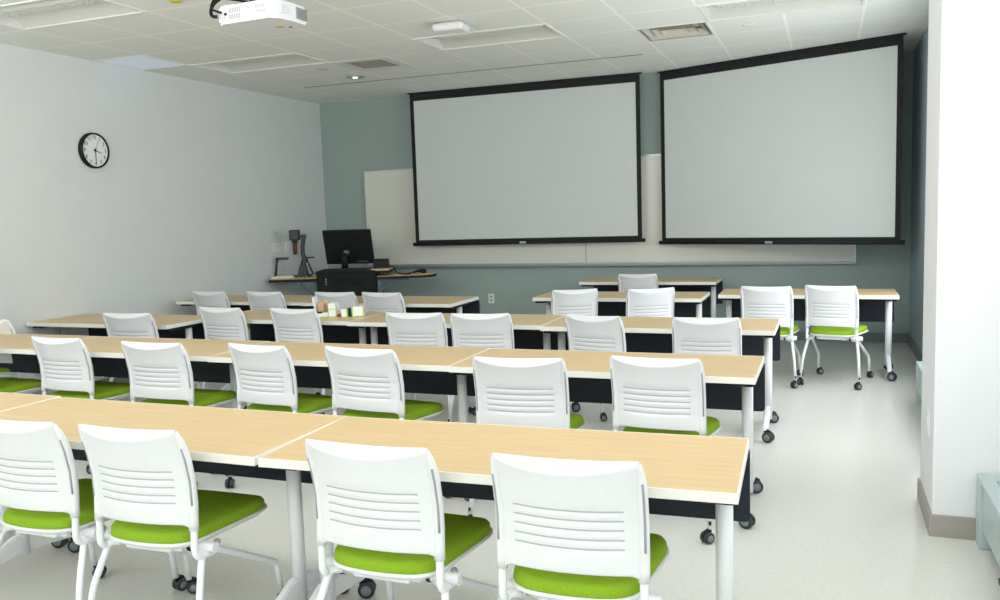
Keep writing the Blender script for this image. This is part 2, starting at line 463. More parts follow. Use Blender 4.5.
def wall_plate(name, label, cat, wall, y, z, gang=1, x=XL):
    if wall == 'left': t = thing(name, label, cat, (XL, y, z), PI/2)
    elif wall == 'front': t = thing(name, label, cat, (x, YF, z), 0)
    else: t = thing(name, label, cat, (x, y, z), -PI/2)
    w = .04 + .023*(gang-1)*2
    MB('plate').box(-w, w, -.008, 0, -.06, .06, bev=.003).obj('plate', t)
    for k in range(gang):
        cx = (k-(gang-1)/2)*.046
        if 'outlet' in name:
            for s in (-1, 1):
                mb = MB('greyin'); mb.box(cx-.014, cx+.014, -.0105, -.007, s*.024-.014, s*.024+.014, bev=.003); mb.obj('socket', t)
        else:
            mb = MB('white'); mb.box(cx-.014, cx+.014, -.012, -.007, -.03, .03, bev=.002); mb.obj('rocker', t)
    return t
wall_plate('light_switch', 'white double light switch on left wall behind the document camera', 'light switch', 'left', 8.90, 1.20, 2)
wall_plate('light_switch', 'white single light switch right of the double switch on left wall', 'light switch', 'left', 9.14, 1.20, 1)
wall_plate('wall_outlet', 'white power outlet low on the sage front wall', 'outlet', 'front', 0, .45, 1, x=-4.02)
wall_plate('light_switch', 'small white plate on the left face of the white column', 'light switch', 'col', 4.40, .49, 1, x=.4516)
t = thing('wall_alarm_box', 'small dark and red box on left wall under the document camera head', 'alarm box', (XL, 9.30, 1.19), PI/2)
MB('dark').box(-.04, .04, -.02, 0, -.10, .10, bev=.004).obj('case', t)
MB('red').box(-.03, .03, -.026, -.018, -.07, .04, bev=.003).obj('front_plate', t)['label'] = 'red front'

# whiteboard
t = thing('whiteboard', 'long whiteboard with grey tray behind the two screens', 'whiteboard', (-2.75, YF, 0))
hx = 3.02
MB('wb').box(-hx, hx, -.03, -.004, .90, 2.14).obj('panel', t)
mb = MB('alu'); mb.box(-hx-.012, hx+.012, -.036, -.002, 2.14, 2.16).box(-hx-.012, -hx, -.036, -.002, .90, 2.14).box(hx, hx+.012, -.036, -.002, .90, 2.14).box(-hx-.012, hx+.012, -.036, -.002, .885, .90).obj('frame', t)
mb = MB('alu'); mb.prism([(-.034, .885), (-.10, .872), (-.105, .885), (-.108, .885), (-.105, .862), (-.034, .855)], 'x', -hx-.01, hx+.01); mb.obj('tray', t)
mb = MB('greyin'); mb.box(-.005, .005, -.0312, -.029, .90, 2.14); mb.obj('joint_strip', t)

# projection screens
def screen(name, label, A, B, zb, zt):
    A, B = Vector(A), Vector(B); w = (B-A).length; rz = math.atan2(B.y-A.y, B.x-A.x); c = (A+B)/2
    t = thing(name, label, 'projection screen', (c.x, c.y, zb), rz, 'pull-down projection screens'); h = w/2; hh = zt-zb
    MB('screen').box(-h+.045, h-.045, -.002, .002, .06, hh-.09).obj('fabric', t)
    mb = MB('screenblk')
    mb.box(-h, -h+.05, -.004, .003, .04, hh).box(h-.05, h, -.004, .003, .04, hh).box(-h+.05, h-.05, -.004, .003, hh-.10, hh).box(-h+.05, h-.05, -.004, .003, .03, .075)
    mb.obj('border', t)
    mb = MB('screenblk'); mb.tube([(-h-.035, 0, .022), (h+.035, 0, .022)], .022, seg=14); mb.obj('weight_bar', t)
    mb = MB('alu'); mb.box(-.04, .04, -.03, -.018, .012, .036, bev=.003)
    mb.tube([(-.02, -.02, .01), (-.02, -.02, -.035), (.02, -.02, -.035), (.02, -.02, .01)], .004, fillet=.015); mb.obj('pull_handle', t)
    mb = MB('screenblk'); mb.box(-h-.02, h+.02, -.03, .03, hh-.012, hh); mb.obj('housing_slot', t)
screen('projection_screen', 'black-bordered projection screen on the left, parallel to the front wall', (-4.95, 9.85), (-2.02, 9.85), 1.145, H-.002)
screen('projection_screen', 'black-bordered projection screen on the right, angled into the corner', (-1.80, 9.93), (.642, 8.95), 1.11, H-.002)

# ------------------------------------------------------------------ fan coil heaters along the window side
def heater(name, label, x0, x1, y0, y1, h):
    t = thing(name, label, 'heater', ((x0+x1)/2, (y0+y1)/2, 0)); w = (x1-x0)/2; d = (y1-y0)/2
    mb = MB('heater'); mb.prism([(-w+.02, .05), (w, .05), (w, h-.02), (-w, h-.02), (-w, .09)], 'y', -d, d-.10); mb.obj('front_panel', t)
    mb = MB('heater'); mb.box(-w-.012, w, d-.098, d, .0, h-.018, bev=.004); mb.obj('end_cap', t)
    mb = MB('heater'); mb.box(-w-.012, -w+.05, -d, d-.10, h-.02, h, bev=.004).box(w-.05, w, -d, d-.10, h-.02, h).box(-w-.012, w, d-.10, d, h-.02, h, bev=.003); mb.obj('top_frame', t)
    mb = MB('dark'); mb.box(-w+.05, w-.05, -d, d-.10, h-.035, h-.022); mb.obj('recess', t)
    mb = MB('grille'); n = int((2*w-.1)/.016)
    for k in range(n):
        x = -w+.055 + k*.016
        mb.box(x, x+.006, -d+.02, d-.12, h-.02, h-.004)
    for q in range(int(2*d/.3)): mb.box(-w+.05, w-.05, -d+.1+q*.3, -d+.108+q*.3, h-.019, h-.009)
    mb.obj('grille', t)
    mb = MB('dark'); mb.box(-w+.04, w-.01, -d, d-.10, 0, .05); mb.obj('plinth', t)
    mb = MB('dark'); mb.box(-w-.006, -w+.03, d-.55, d-.52, .03, .05); mb.obj('clip', t)
heater('heater_cabinet', 'low pale green heater cabinet with top grille in front of the column',   .638, 1.005, -1.2, 4.205, .315)
heater('heater_cabinet', 'sliver of pale heater cabinet behind the white column',   .640, .803, 4.79, 7.08, .315)

# ------------------------------------------------------------------ chairs
def back_y(z):
    # lean of the backrest at height z
    pts = [(.38, -.205), (.48, -.200), (.58, -.193), (.66, -.196), (.74, -.212), (.80, -.232), (.86, -.262)]
    for (a, ya), (b, yb) in zip(pts, pts[1:]):
        if z <= b:
            u = (z-a)/(b-a); return ya + (yb-ya)*u
    return pts[-1][1]
def caster_parts(parent, x, y, ang, R=.027, stem=.10, name='castor'):
    e = MB('black'); c, s = math.cos(ang), math.sin(ang)
    T = Matrix.Translation((x, y, 0)) @ Matrix.Rotation(ang, 4, 'Z')
    off = R*.55
    b = MB('black')
    b.cyl((0, 0, R*1.7), (0, 0, stem), R*.30, seg=10)
    b.tube([(0, .0, R*2.05), (0, -off*.6, R*2.15), (0, -off*1.6, R*1.9), (0, -off*2.2, R*1.2)], R*.42, seg=8)
    b.cyl((-R*.8, -off, R), (R*.8, -off, R), R*.2, seg=8)
    for v in b.bm.verts: v.co = T @ v.co
    o = b.obj(name, parent)
    for sx in (-1, 1):
        w = MB('castor', 'hub')
        w.lathe([(R*.55, 0), (R*.95, .0), (R, R*.12), (R, R*.55), (R*.9, R*.68), (R*.62, R*.70)], Matrix.Translation((sx*R*.18, -off, R)) @ Matrix.Rotation(sx*PI/2, 4, 'Y'), 'castor', 20)
        w.lathe([(R*.60, R*.60), (R*.58, R*.74), (R*.2, R*.78)], Matrix.Translation((sx*R*.18, -off, R)) @ Matrix.Rotation(sx*PI/2, 4, 'Y'), 'hub', 16)
        for v in w.bm.verts: v.co = T @ v.co
        w.obj('wheel', o)
    return o
def seat_outline(s=0):
    p = rounded_poly([(-.185-s, -.215-s), (0, -.245-s), (.185+s, -.215-s), (.228+s, .16), (.205+s, .225+s), (0, .25+s), (-.205-s, .225+s), (-.228-s, .16)],
                     [.10, .2, .10, .09, .08, .2, .08, .09], 5)
    return p
def ring_solid(mb, prof, m, base):
    i0 = mb.mi(m); rings = []
    for (s, z) in prof:
        rings.append([mb.bm.verts.new((x*s, (y-0.01)*s+.01, z + (.006*(abs(x)/.22)**2 if s > .3 and z > .45 else 0))) for x, y in base])
    n = len(base)
    for a, b in zip(rings, rings[1:]):
        for k in range(n):
            f = mb.bm.faces.new([a[k], a[(k+1) % n], b[(k+1) % n], b[k]]); f.smooth = True; f.material_index = i0
    for g in (rings[0][::-1], rings[-1]):
        f = mb.bm.faces.new(g); f.material_index = i0; f.smooth = True
def make_chair(label, group):
    t = thing('classroom_chair', label, 'chair', group=group)
    mb = MB('green')
    ring_solid(mb, [(.90, .426), (.985, .428), (1.0, .440), (.995, .453), (.965, .463), (.90, .469), (.7, .471), (.4, .469), (.1, .468)], 'green', seat_outline()); mb.obj('seat', t)
    mb = MB('white')
    ring_solid(mb, [(.45, .397), (.8, .402), (.96, .414), (1.03, .427), (1.03, .434), (1.0, .436), (.9, .430)], 'white', seat_outline()); mb.obj('seat_shell', t)
    # backrest: curved shell with five slots, thick rolled sides and a flared top rim
    mb = MB('white', 'groove')
    NU, zs = 24, []
    slots = [.697, .668, .640, .611, .583]
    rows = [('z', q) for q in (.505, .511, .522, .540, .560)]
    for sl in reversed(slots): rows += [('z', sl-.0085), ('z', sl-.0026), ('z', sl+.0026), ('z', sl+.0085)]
    rows += [('m', q) for q in (.25, .5, .75, .93, 1)] + [('t', q) for q in (.1, .25, .45, .65, .85, 1)]
    zs = rows
    def pt(u, row, th):
        kind, q = row
        zc = .844 - .032*(1-u*u)            # crease under the flared rim
        ztop = .850 - .007*(1-u*u)
        k = 1-abs(u)**2.2; b = .050
        if kind == 'z':
            z = q
            if z < .545: b *= .88 + .12*(z-.505)/.04
            if z < .515: z += .004*(1-u*u)
        elif kind == 'm': z = .7055 + (zc-.7055)*q
        else:
            z = zc + (ztop-zc)*q; b *= 1 - .72*q
        hw = .212 - (.004*max(0, (z-.835)/.015)**2 if z > .835 else 0)
        return Vector((u*hw, back_y(z) - b*k + th, z))
    G = {}
    for side, th in ((0, -.004), (1, .004)):
        for j, z in enumerate(zs):
            for i in range(NU+1):
                u = -1 + 2*i/NU
                p = pt(u, z, th)
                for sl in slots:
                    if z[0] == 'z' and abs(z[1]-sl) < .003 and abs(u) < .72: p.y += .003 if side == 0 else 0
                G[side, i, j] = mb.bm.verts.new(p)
    for side in (0, 1):
        for j in range(len(zs)-1):
            for i in range(NU):
                q = [G[side, i, j], G[side, i+1, j], G[side, i+1, j+1], G[side, i, j+1]]
                f = mb.bm.faces.new(q if side == 0 else q[::-1]); f.smooth = True
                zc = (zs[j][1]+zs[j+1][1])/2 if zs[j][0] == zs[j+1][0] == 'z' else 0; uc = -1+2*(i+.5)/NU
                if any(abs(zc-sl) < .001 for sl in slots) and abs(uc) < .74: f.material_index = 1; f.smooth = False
    J = len(zs)-1
    for i in range(NU):
        mb.bm.faces.new([G[0, i, J], G[0, i+1, J], G[1, i+1, J], G[1, i, J]]).smooth = True
        mb.bm.faces.new([G[0, i, 0], G[1, i, 0], G[1, i+1, 0], G[0, i+1, 0]]).smooth = True
    # rolled sides
    for s in (-1, 1):
        path = [(s*.208, back_y(z), z) for z in (.485, .52, .55, .58, .62, .66, .70, .74, .78, .81, .832)] + [(s*.205, back_y(.844)+.002, .846)]
        rr = [.0165]*9 + [.0125, .0085, .0055]
        mb.tube(path, rr, 'white', 12)
    # top rim, slim
    mb.tube([(u*.206, back_y(.848)-.0008*(1-u*u), .848-.006*(1-u*u)) for u in [k/8 for k in range(-8, 9)]], .0058, 'white', 8)
    # lower corner fillets between shell and posts
    for s in (-1, 1):
        mb.tube([(s*.204, back_y(.48)-.002, .475), (s*.198, back_y(.50)-.004, .502), (s*.175, back_y(.51)-.012, .510), (s*.14, back_y(.51)-.022, .511)], .007, 'white', 8, fillet=.02)
    mb.obj('backrest', t)
    for s in (-1, 1):
        g = MB('greyin'); g.tube([(s*.2135, back_y(z)-.0135, z) for z in (.575, .62, .66, .70, .74, .785)], .0042, seg=6); g.obj('side_inlay', t)
        p = MB('steel')
        p.tube([(s*.208, back_y(.56), .56), (s*.208, back_y(.50), .50), (s*.208, -.205, .385), (s*.213, -.11, .375), (s*.19, -.06, .392)], .0125, seg=12, fillet=.035); p.obj('back_post', t)
        c = MB('black'); c.tube([(s*.150, -.145, .402), (s*.138, -.145, .402)], .0195, seg=14); c.obj('clip', t)
        l = MB('steel'); l.tube([(s*.165, -.15, .388), (s*.205, -.165, .388), (s*.232, -.225, .25), (s*.250, -.268, .062)], .0125, seg=12, fillet=.03); l.obj('rear_leg', t)
        l = MB('steel'); l.tube([(s*.165, -.125, .392), (s*.192, -.09, .380), (s*.222, .245, .190), (s*.225, .258, .062)], .0125, seg=12, fillet=.03); l.obj('front_leg', t)
    mb = MB('steel')
    mb.tube([(-.235, -.14, .402), (.245, -.14, .402)], .0185, seg=16)
    mb.box(-.125, .125, -.175, -.09, .385, .418, bev=.010)
    mb.box(-.10, .10, -.20, -.15, .39, .415, bev=.008)
    mb.obj('pivot_housing', t)
    for (x, y, a) in ((-.250, -.268, .5), (.250, -.268, -.7), (-.225, .262, 2.2), (.225, .262, 2.9)):
        caster_parts(t, x, y, a)
    return t

CH = {
'r1c1':(-2.775,2.185,0), 'r1c2':(-2.245,2.195,1.6),'r1c3':(-1.322,2.216,-.3),'r1c4':(-.690,2.228,2.5),
'r2c0':(-5.37,3.90,-3),'r2c1':(-4.545,3.94,-2.7),'r2c2':(-3.72,3.875,-.6),'r2c3':(-2.992,3.90,-7),'r2c4':(-2.329,3.89,-7),'r2c5':(-1.381,3.76,5),'r2c6':(-.749,3.88,-3),
'r3c0':(-6.055,4.66,0),'r3c1':(-5.155,5.14,3),'r3c2':(-4.607,5.57,-6),'r3c3':(-3.894,5.55,-6),'r3c4':(-2.756,5.39,4),'r3c5':(-2.249,5.40,7),'r3c6':(-1.448,5.384,-13),'r3c7':(-.707,5.34,2.5),
'r4c1':(-5.803,6.87,-4),'r4c2':(-5.127,6.86,-4),'r4c3':(-4.318,6.84,0),'r4c4':(-3.812,6.82,-6),
'q4c1':(-2.064,7.15,25),'q4c2':(-1.412,7.25,26),'q5':(-1.87,8.84,4),'e1':(-.487,7.44,-4.5),'e2':(.016,7.51,-13)}
G1, G2, G3, G4 = 'chairs along the nearest row of tables', 'chairs along the second row of tables', 'chairs along the third row of tables', 'chairs at the tables before the lectern'
G5, G6, G7 = 'chairs at the short right-hand table', 'chair at the rearmost table', 'chairs at the table by the right wall'
LB = {
'r1c1':('white chair with green seat in nearest row, cut by the left picture edge', G1),
'r1c2':('white chair with green seat in nearest row, second from the left', G1),
'r1c3':('white chair with green seat in nearest row, just right of the table seam', G1),
'r1c4':('white chair with green seat in nearest row, at the right-hand open end', G1),
'r2c0':('chair at far left of second row, only its green seat in the picture', G2),
'r2c1':('white chair in second row, leftmost whose slotted back is visible', G2),
'r2c2':('white chair in second row, second slotted back from the left', G2),
'r2c3':('white chair in second row, third slotted back from the left', G2),
'r2c4':('white chair in second row, fourth slotted back from the left, green seat jutting out right', G2),
'r2c5':('white chair in second row, second from the right-hand end', G2),
'r2c6':('white chair in second row, rightmost, by the open table end', G2),
'r3c0':('chair back at far left edge of picture beside the left wall', G3),
'r3c1':('white chair at the staggered table end by the left wall, third row', G3),
'r3c2':('white chair in third row, second chair to the left of the white cartons', G3),
'r3c3':('white chair in third row, directly left of the white cartons', G3),
'r3c4':('white chair in third row, left one of the close pair in the middle', G3),
'r3c5':('white chair in third row, right one of the close pair in the middle', G3),
'r3c6':('white chair in third row, turned slightly right, second from right end', G3),
'r3c7':('white chair in third row, rightmost, by the open table end', G3),
'r4c1':('greyish chair back before the lectern row, nearest the left wall', G4),
'r4c2':('greyish chair back before the lectern row, second from the left wall', G4),
'r4c3':('greyish chair back directly behind the white cartons', G4),
'r4c4':('greyish chair back before the lectern row, rightmost of the four', G4),
'q4c1':('white chair turned left at the short middle table, left of two', G5),
'q4c2':('white chair turned left at the short middle table, right of two', G5),
'q5':('grey chair back at the rearmost table under the gap between screens', G6),
'e1':('white chair at the right-wall table, left of two, partly hidden', G7),
'e2':('white chair at the right-wall table, right of two, legs and castors in full view', G7)}
first = None
WF = {'r1c3': 1.02, 'r1c4': 1.02, 'r2c1': 1.03, 'r2c2': 1.07, 'r2c4': 1.07, 'r2c5': 1.05, 'r3c1': 1.09, 'r3c2': 1.06, 'r3c3': 1.06, 'r3c4': 1.02, 'r3c6': .95, 'r3c7': .95, 'q4c1': .93, 'q4c2': .95, 'q5': .94, 'e1': .96, 'e2': .95}
for k, (bx, by, a) in CH.items():
    rz = math.radians(a); d = .262        # backrest top sits d behind the chair's origin
    x = bx - math.sin(rz)*d; y = by + math.cos(rz)*d
    if first is None:
        first = make_chair(*LB[k]); first.location = (x, y, 0); first.rotation_euler = (0, 0, rz)
    else:
        c = dup(first, (x, y, 0), rz, LB[k][0], LB[k][1])
        c.scale = (WF.get(k, 1), 1, 1)

# ------------------------------------------------------------------ tables
ZT = .737
def make_table(w, d, label, group):
    t = thing('flip_top_table', label, 'table', group=group); h = w/2
    MB('wood').box(-h+.004, h-.004, .004, d-.004, ZT-.03, ZT).obj('tabletop', t)
    mb = MB('band')
    mb.box(-h, h, 0, .0045, ZT-.031, ZT+.0006, bev=.0012).box(-h, h, d-.0045, d, ZT-.031, ZT+.0006, bev=.0012)
    mb.box(-h, -h+.0045, .004, d-.004, ZT-.031, ZT+.0006, bev=.0012).box(h-.0045, h, .004, d-.004, ZT-.031, ZT+.0006, bev=.0012)
    mb.obj('edge_band', t)
    mb = MB('navy'); mb.prism(rounded_poly([(-h-.0012, .435), (h+.0012, .435), (h+.0012, .702), (-h-.0012, .702)], .02, 4), 'y', d+.004, d+.020); mb.obj('modesty_panel', t)
    mb = MB('black'); mb.box(-h+.12, h-.12, d*.5-.02, d*.5+.02, ZT-.066, ZT-.032, bev=.004)
    for s in (-1, 1): mb.box(s*(h-.2)-.02, s*(h-.2)+.02, d*.5, d+.004, .66, .69, bev=.003)
    mb.obj('support_rail', t)
    for s in (-1, 1):
        x = s*(h-.062)
        b = MB('black'); b.box(x-.055, x+.050, .05, d*.5+.20, ZT-.055, ZT-.031, bev=.008).box(x-.09 if s > 0 else x+.03, x-.03 if s > 0 else x+.09, d*.5-.22, d*.5-.06, ZT-.05, ZT-.031, bev=.004); b.obj('hinge_bracket', t)
        p = MB('steel'); p.cyl((x, d*.5, .09), (x, d*.5, ZT-.05), .0275, seg=24); lg = p.obj('leg', t)
        f = MB('steel')
        pr = [(.030, .072), (.030, .088), (d*.5-.045, .185), (d*.5+.045, .185), (d-.030, .088), (d-.030, .072), (d*.5+.04, .105), (d*.5-.04, .105)]
        f.prism(pr, 'x', x-.017, x+.017)
        bmesh.ops.bevel(f.bm, geom=f.bm.edges[:], offset=.006, segments=2, affect='EDGES')
        f.obj('foot', lg)
        for yy, a in ((.045, 1.2), (d-.045, 1.9)):
            c = MB('black', 'castor', 'hub'); R = .035
            T = Matrix.Translation((x, yy, 0)) @ Matrix.Rotation(a, 4, 'Z')
            b = MB('black'); b.cyl((0, 0, R*1.5), (0, 0, .085), .010, seg=10)
            c.cyl((0, 0, R*1.5), (0, 0, .085), .010, 'black', 10)
            c.tube([(0, 0, R*2.0), (0, -.012, R*2.15), (0, -.03, R*1.9), (0, -.042, R*1.2)], .013, 'black', 8)
            b.bm.free()
            for sx in (-1, 1):
                W = Matrix.Translation((sx*R*.16, -.02, R)) @ Matrix.Rotation(sx*PI/2, 4, 'Y')
                c.lathe([(R*.6, 0), (R*.95, 0), (R, R*.1), (R, R*.45), (R*.9, R*.56), (R*.62, R*.58)], W, 'castor', 20)
                c.lathe([(R*.64, R*.5), (R*.60, R*.62), (R*.2, R*.64)], W, 'hub', 16)
            for v in c.bm.verts: v.co = T @ v.co
            c.obj('castor', lg)
    return t
TG = ['tables of the nearest row', 'tables of the second row', 'tables of the third row', 'tables before the lectern']
TABLES = [  # x left, x right, y front, rot deg, depth, label, group
 (-1.810, -.230, 2.362, 1.9, .60, 'maple-topped flip table of nearest row, rightmost, open end to the aisle', TG[0]),
 (-3.420, -1.828, 2.345, -.4, .605, 'maple-topped flip table of nearest row, left of the angled white seam', TG[0]),
 (-5.018, -3.426, 2.370, -.3, .61, 'maple-topped flip table of nearest row, at the left picture edge', TG[0]),
 (-1.878, -.312, 4.055, 0, .61, 'maple-topped flip table of second row, rightmost, open end to the aisle', TG[1]),
 (-3.474, -1.884, 4.070, 0, .61, 'maple-topped flip table of second row, second from the aisle', TG[1]),
 (-4.975, -3.478, 4.085, 0, .61, 'maple-topped flip table of second row, third from the aisle', TG[1]),
 (-6.400, -4.979, 4.090, 0, .61, 'maple-topped flip table of second row, nearest the left wall', TG[1]),
 (-1.883, -.312, 5.615, 0, .61, 'maple-topped flip table of third row, rightmost, open end to the aisle', TG[2]),
 (-3.474, -1.889, 5.665, 0, .61, 'maple-topped flip table of third row, right of the white cartons', TG[2]),
 (-4.885, -3.478, 5.700, 0, .61, 'maple-topped flip table of third row carrying the white cartons', TG[2]),
 (-6.405, -4.893, 5.285, 0, .64, 'maple-topped table by the left wall, standing forward of third row', TG[2]),
 (-4.752, -3.165, 6.930, 0, .66, 'maple-topped table before the lectern, right-hand one of two', TG[3]),
 (-6.290, -4.756, 6.960, 0, .66, 'maple-topped table before the lectern, against the left wall', TG[3]),
 (-2.580, -1.030, 7.500, 0, .61, 'short maple-topped table in the middle with two chairs turned left', None),
 (-2.600, -1.105, 9.170, 0, .60, 'rearmost maple-topped table under the whiteboard tray', None),
 (-.925, .560, 7.830, 0, .58, 'maple-topped table by the right wall with two chairs', None)]
for (xa, xb, y, rot, dp, lab, grp) in TABLES:
    t = make_table(xb-xa, dp, lab, grp)
    t.location = ((xa+xb)/2, y, 0); t.rotation_euler = (0, 0, math.radians(rot))
    if rot: t.location.y = y + .0

# ------------------------------------------------------------------ cartons on the third row
def carton1():
    t = thing('open_carton', 'open white carton with lime edges and tan packets, left of the two', 'carton', (-3.845, 5.965, ZT), math.radians(18), 'white cartons on the third row')
    w, d, h = .10, .055, .055; wl = .075
    mb = MB('boxwhite'); mb.box(-wl, w, -d, d, 0, .003).box(-wl, w, -d, -d+.003, 0, h-.015).box(-wl, w, d-.003, d, 0, h+.02).box(-wl, -wl+.003, -d, d, 0, h+.04)
    mb.obj('tray', t)
    mb = MB('boxwhite'); mb.box(.03, w-.004, -d-.004, d, .003, .112, bev=.002); mb.obj('side_box', t)
    mb = MB('boxwhite'); mb.prism([(-wl, .03), (-wl+.004, .03), (-wl-.016, .165), (-wl-.026, .165)], 'y', -d, d); mb.obj('flap', t)
    mb = MB('lime')
    mb.box(-wl, w-.002, -d-.006, -d-.001, 0, .006).box(.028, .033, -d-.006, -d-.001, 0, .065).box(w-.008, w-.002, -d-.006, -d-.001, 0, .112).box(.028, w-.004, -d-.0055, -d-.002, .065, .069).box(-wl-.001, -wl+.004, -d-.005, -d-.001, 0, .06)
    mb.obj('edge_stripe', t)['label'] = 'lime green edging'
    mb = MB('tan')
    mb.box(-.065, -.01, -.035, .005, .004, .12, bev=.012).box(-.04, .018, .008, .045, .004, .132, bev=.012); mb.obj('packet', t)['label'] = 'tan paper packets'
    mb = MB('navyp'); mb.box(-.065, -.02, -d-.0045, -d-.001, .035, .05); mb.obj('print_mark', t)
def carton2():
    t = thing('display_carton', 'low white carton with lime edges and a navy tube, right of the two', 'carton', (-3.632, 6.02, ZT), math.radians(24), 'white cartons on the third row')
    mb = MB('boxwhite'); mb.box(-.085, -.035, -.05, .03, 0, .062, bev=.002).box(.0, .095, -.045, .035, 0, .080, bev=.002); mb.obj('body', t)
    mb = MB('lime'); mb.box(-.042, -.032, -.053, .03, 0, .066).box(.0, .008, -.048, .03, 0, .085).box(.0, .097, -.049, -.045, 0, .006).box(.091, .098, -.049, -.045, 0, .083).box(-.085, -.04, -.054, -.05, 0, .005); mb.obj('edge_stripe', t)['label'] = 'lime green edging'
    mb = MB('navyp'); mb.cyl((-.018, -.02, 0.001), (-.018, -.02, .07), .012); mb.obj('tube', t)['label'] = 'navy tube'
carton1(); carton2()
t = thing('marker_pen', 'short brown pen lying between the two cartons', 'pen', (-3.735, 5.97, ZT), math.radians(30))
mb = MB('red'); mb.tube([(-.03, 0, .012), (.03, 0, .012)], .011, seg=12); mb.obj('barrel', t)
mb = MB('black'); mb.tube([(.03, 0, .012), (.05, 0, .012)], .0115, seg=12); mb.obj('cap', t)

# ------------------------------------------------------------------ lectern and what stands on it
LX, LY, LR = -5.40, 8.83, math.radians(21.5)
LT = Matrix.Translation((LX, LY, 0)) @ Matrix.Rotation(LR, 4, 'Z')
def on_lectern(x, y, z): return tuple(LT @ Vector((x, y, z)))
t = thing('lectern', 'black multimedia lectern with fold-out wooden side shelves', 'lectern', (LX, LY, 0), LR)
MB('podium').box(-.355, .355, .02, .50, .06, .885, bev=.006).box(-.33, .33, .05, .46, 0, .06).obj('body', t)
mb = MB('podium'); mb.box(-.31, .31, .004, .022, .08, .83, bev=.003); dr = mb.obj('door', t)
for xa, xb in ((-.16, -.02), (.02, .22)):
    mb = MB('gloss')
    for k in range(4):
        z = .80 - k*.022
        mb.box(xa, xb, .001, .006, z, z+.008)
    mb.obj('vent_grille', dr)
mb = MB('plate')
for k in range(3): mb.cyl((-.235, .003, .815-k*.03), (-.235, -.001, .815-k*.03), .006, seg=10)
mb.obj('indicator_dots', dr)
mb = MB('podium')
arc = [(-.37, .885)] + [(-.37 + .74*k/16, .895 + .042*math.sin(PI*k/16)) for k in range(17)] + [(.37, .885)]
mb.prism(arc, 'y', -.005, .03); mb.obj('front_crest', t)
mb = MB('wood'); mb.box(.30, .52, .03, .52, .893, .913); mb.obj('work_top', t)['label'] = 'wooden work top edge'
mb = MB('podium'); mb.box(-.355, .298, .031, .52, .886, .908, bev=.003); mb.obj('deck', t)
mb = MB('black'); mb.box(-.36, .36, .025, .525, .868, .885, bev=.003).box(.36, .53, .02, .52, .86, .892, bev=.004); mb.obj('top_edge', t)
sh = MB('wood', 'black'); sh.box(-.925, -.37, .06, .50, .820, .827, 'wood').box(-.935, -.36, .05, .51, .790, .820, 'black', bev=.004); sh.obj('left_shelf', t)
def half(x0, x1, y0, y1, n=10):
    r = (y1-y0)/2; cy = (y0+y1)/2
    return [(x0, y0)] + [(x1-r + r*math.sin(PI*k/n), cy - r*math.cos(PI*k/n)) for k in range(n+1)] + [(x0, y1)]
sh = MB('wood', 'black'); sh.prism(half(.37, 1.06, .05, .49), 'z', .820, .828, 'wood'); sh.prism(half(.36, 1.075, .035, .505), 'z', .790, .820, 'black'); sh.obj('right_shelf', t)
for s in (-1, 1):
    b = MB('bracket')
    b.box(s*.385-.02, s*.385+.02, .10, .14, .45, .790).box(min(s*.385, s*.75), max(s*.385, s*.75), .10, .14, .765, .790)
    b.tube([(s*.40, .12, .60), (s*.58, .12, .775)], .014, seg=6); b.obj('shelf_bracket', t)
for s in (-1, 1):
    for yy in (.10, .42):
        pass

# monitor (its back faces the room)
t = thing('computer_monitor', 'black monitor on the lectern, its back to the room', 'monitor', on_lectern(.012, .26, .909), math.radians(7))
Tm = Matrix.Translation((0, 0, .275)) @ Matrix.Rotation(math.radians(13), 4, 'X')
mb = MB('black'); mb.box(-.315, .315, -.02, .02, -.215, .215, bev=.010)
for v in mb.bm.verts: v.co = Tm @ v.co
hd = mb.obj('housing', t)
mb = MB('gloss'); mb.box(-.296, .296, .0195, .0215, -.195, .198)
for v in mb.bm.verts: v.co = Tm @ v.co
mb.obj('display', t)
mb = MB('dgrey', 'greyin'); mb.lathe([(.046, 0), (.046, .012), (.034, .012)], Tm @ Matrix.Translation((-.03, -.02, -.07)) @ Matrix.Rotation(PI/2, 4, 'X'), 'dgrey'); mb.lathe([(.030, .012), (.026, .016), (.010, .017)], Tm @ Matrix.Translation((-.03, -.02, -.07)) @ Matrix.Rotation(PI/2, 4, 'X'), 'hub'); mb.obj('emblem_disc', hd)
mb = MB('hub')
for k in range(4): mb.box(.10+k*.035, .122+k*.035, -.0225, -.0195, -.187, -.177)
for v in mb.bm.verts: v.co = Tm @ v.co
mb.obj('port_row', hd)
mb = MB('black'); mb.tube([(-.03, -.06, .012), (-.03, -.08, .10), (-.03, -.062, .20)], [.04, .034, .030], seg=12, sq=(1.2, .5)); mb.obj('stand', t)
mb = MB('black'); mb.prism(rounded_poly([(-.15, -.15), (.11, -.15), (.11, .08), (-.15, .08)], .05), 'z', 0, .012); mb.obj('base', t)

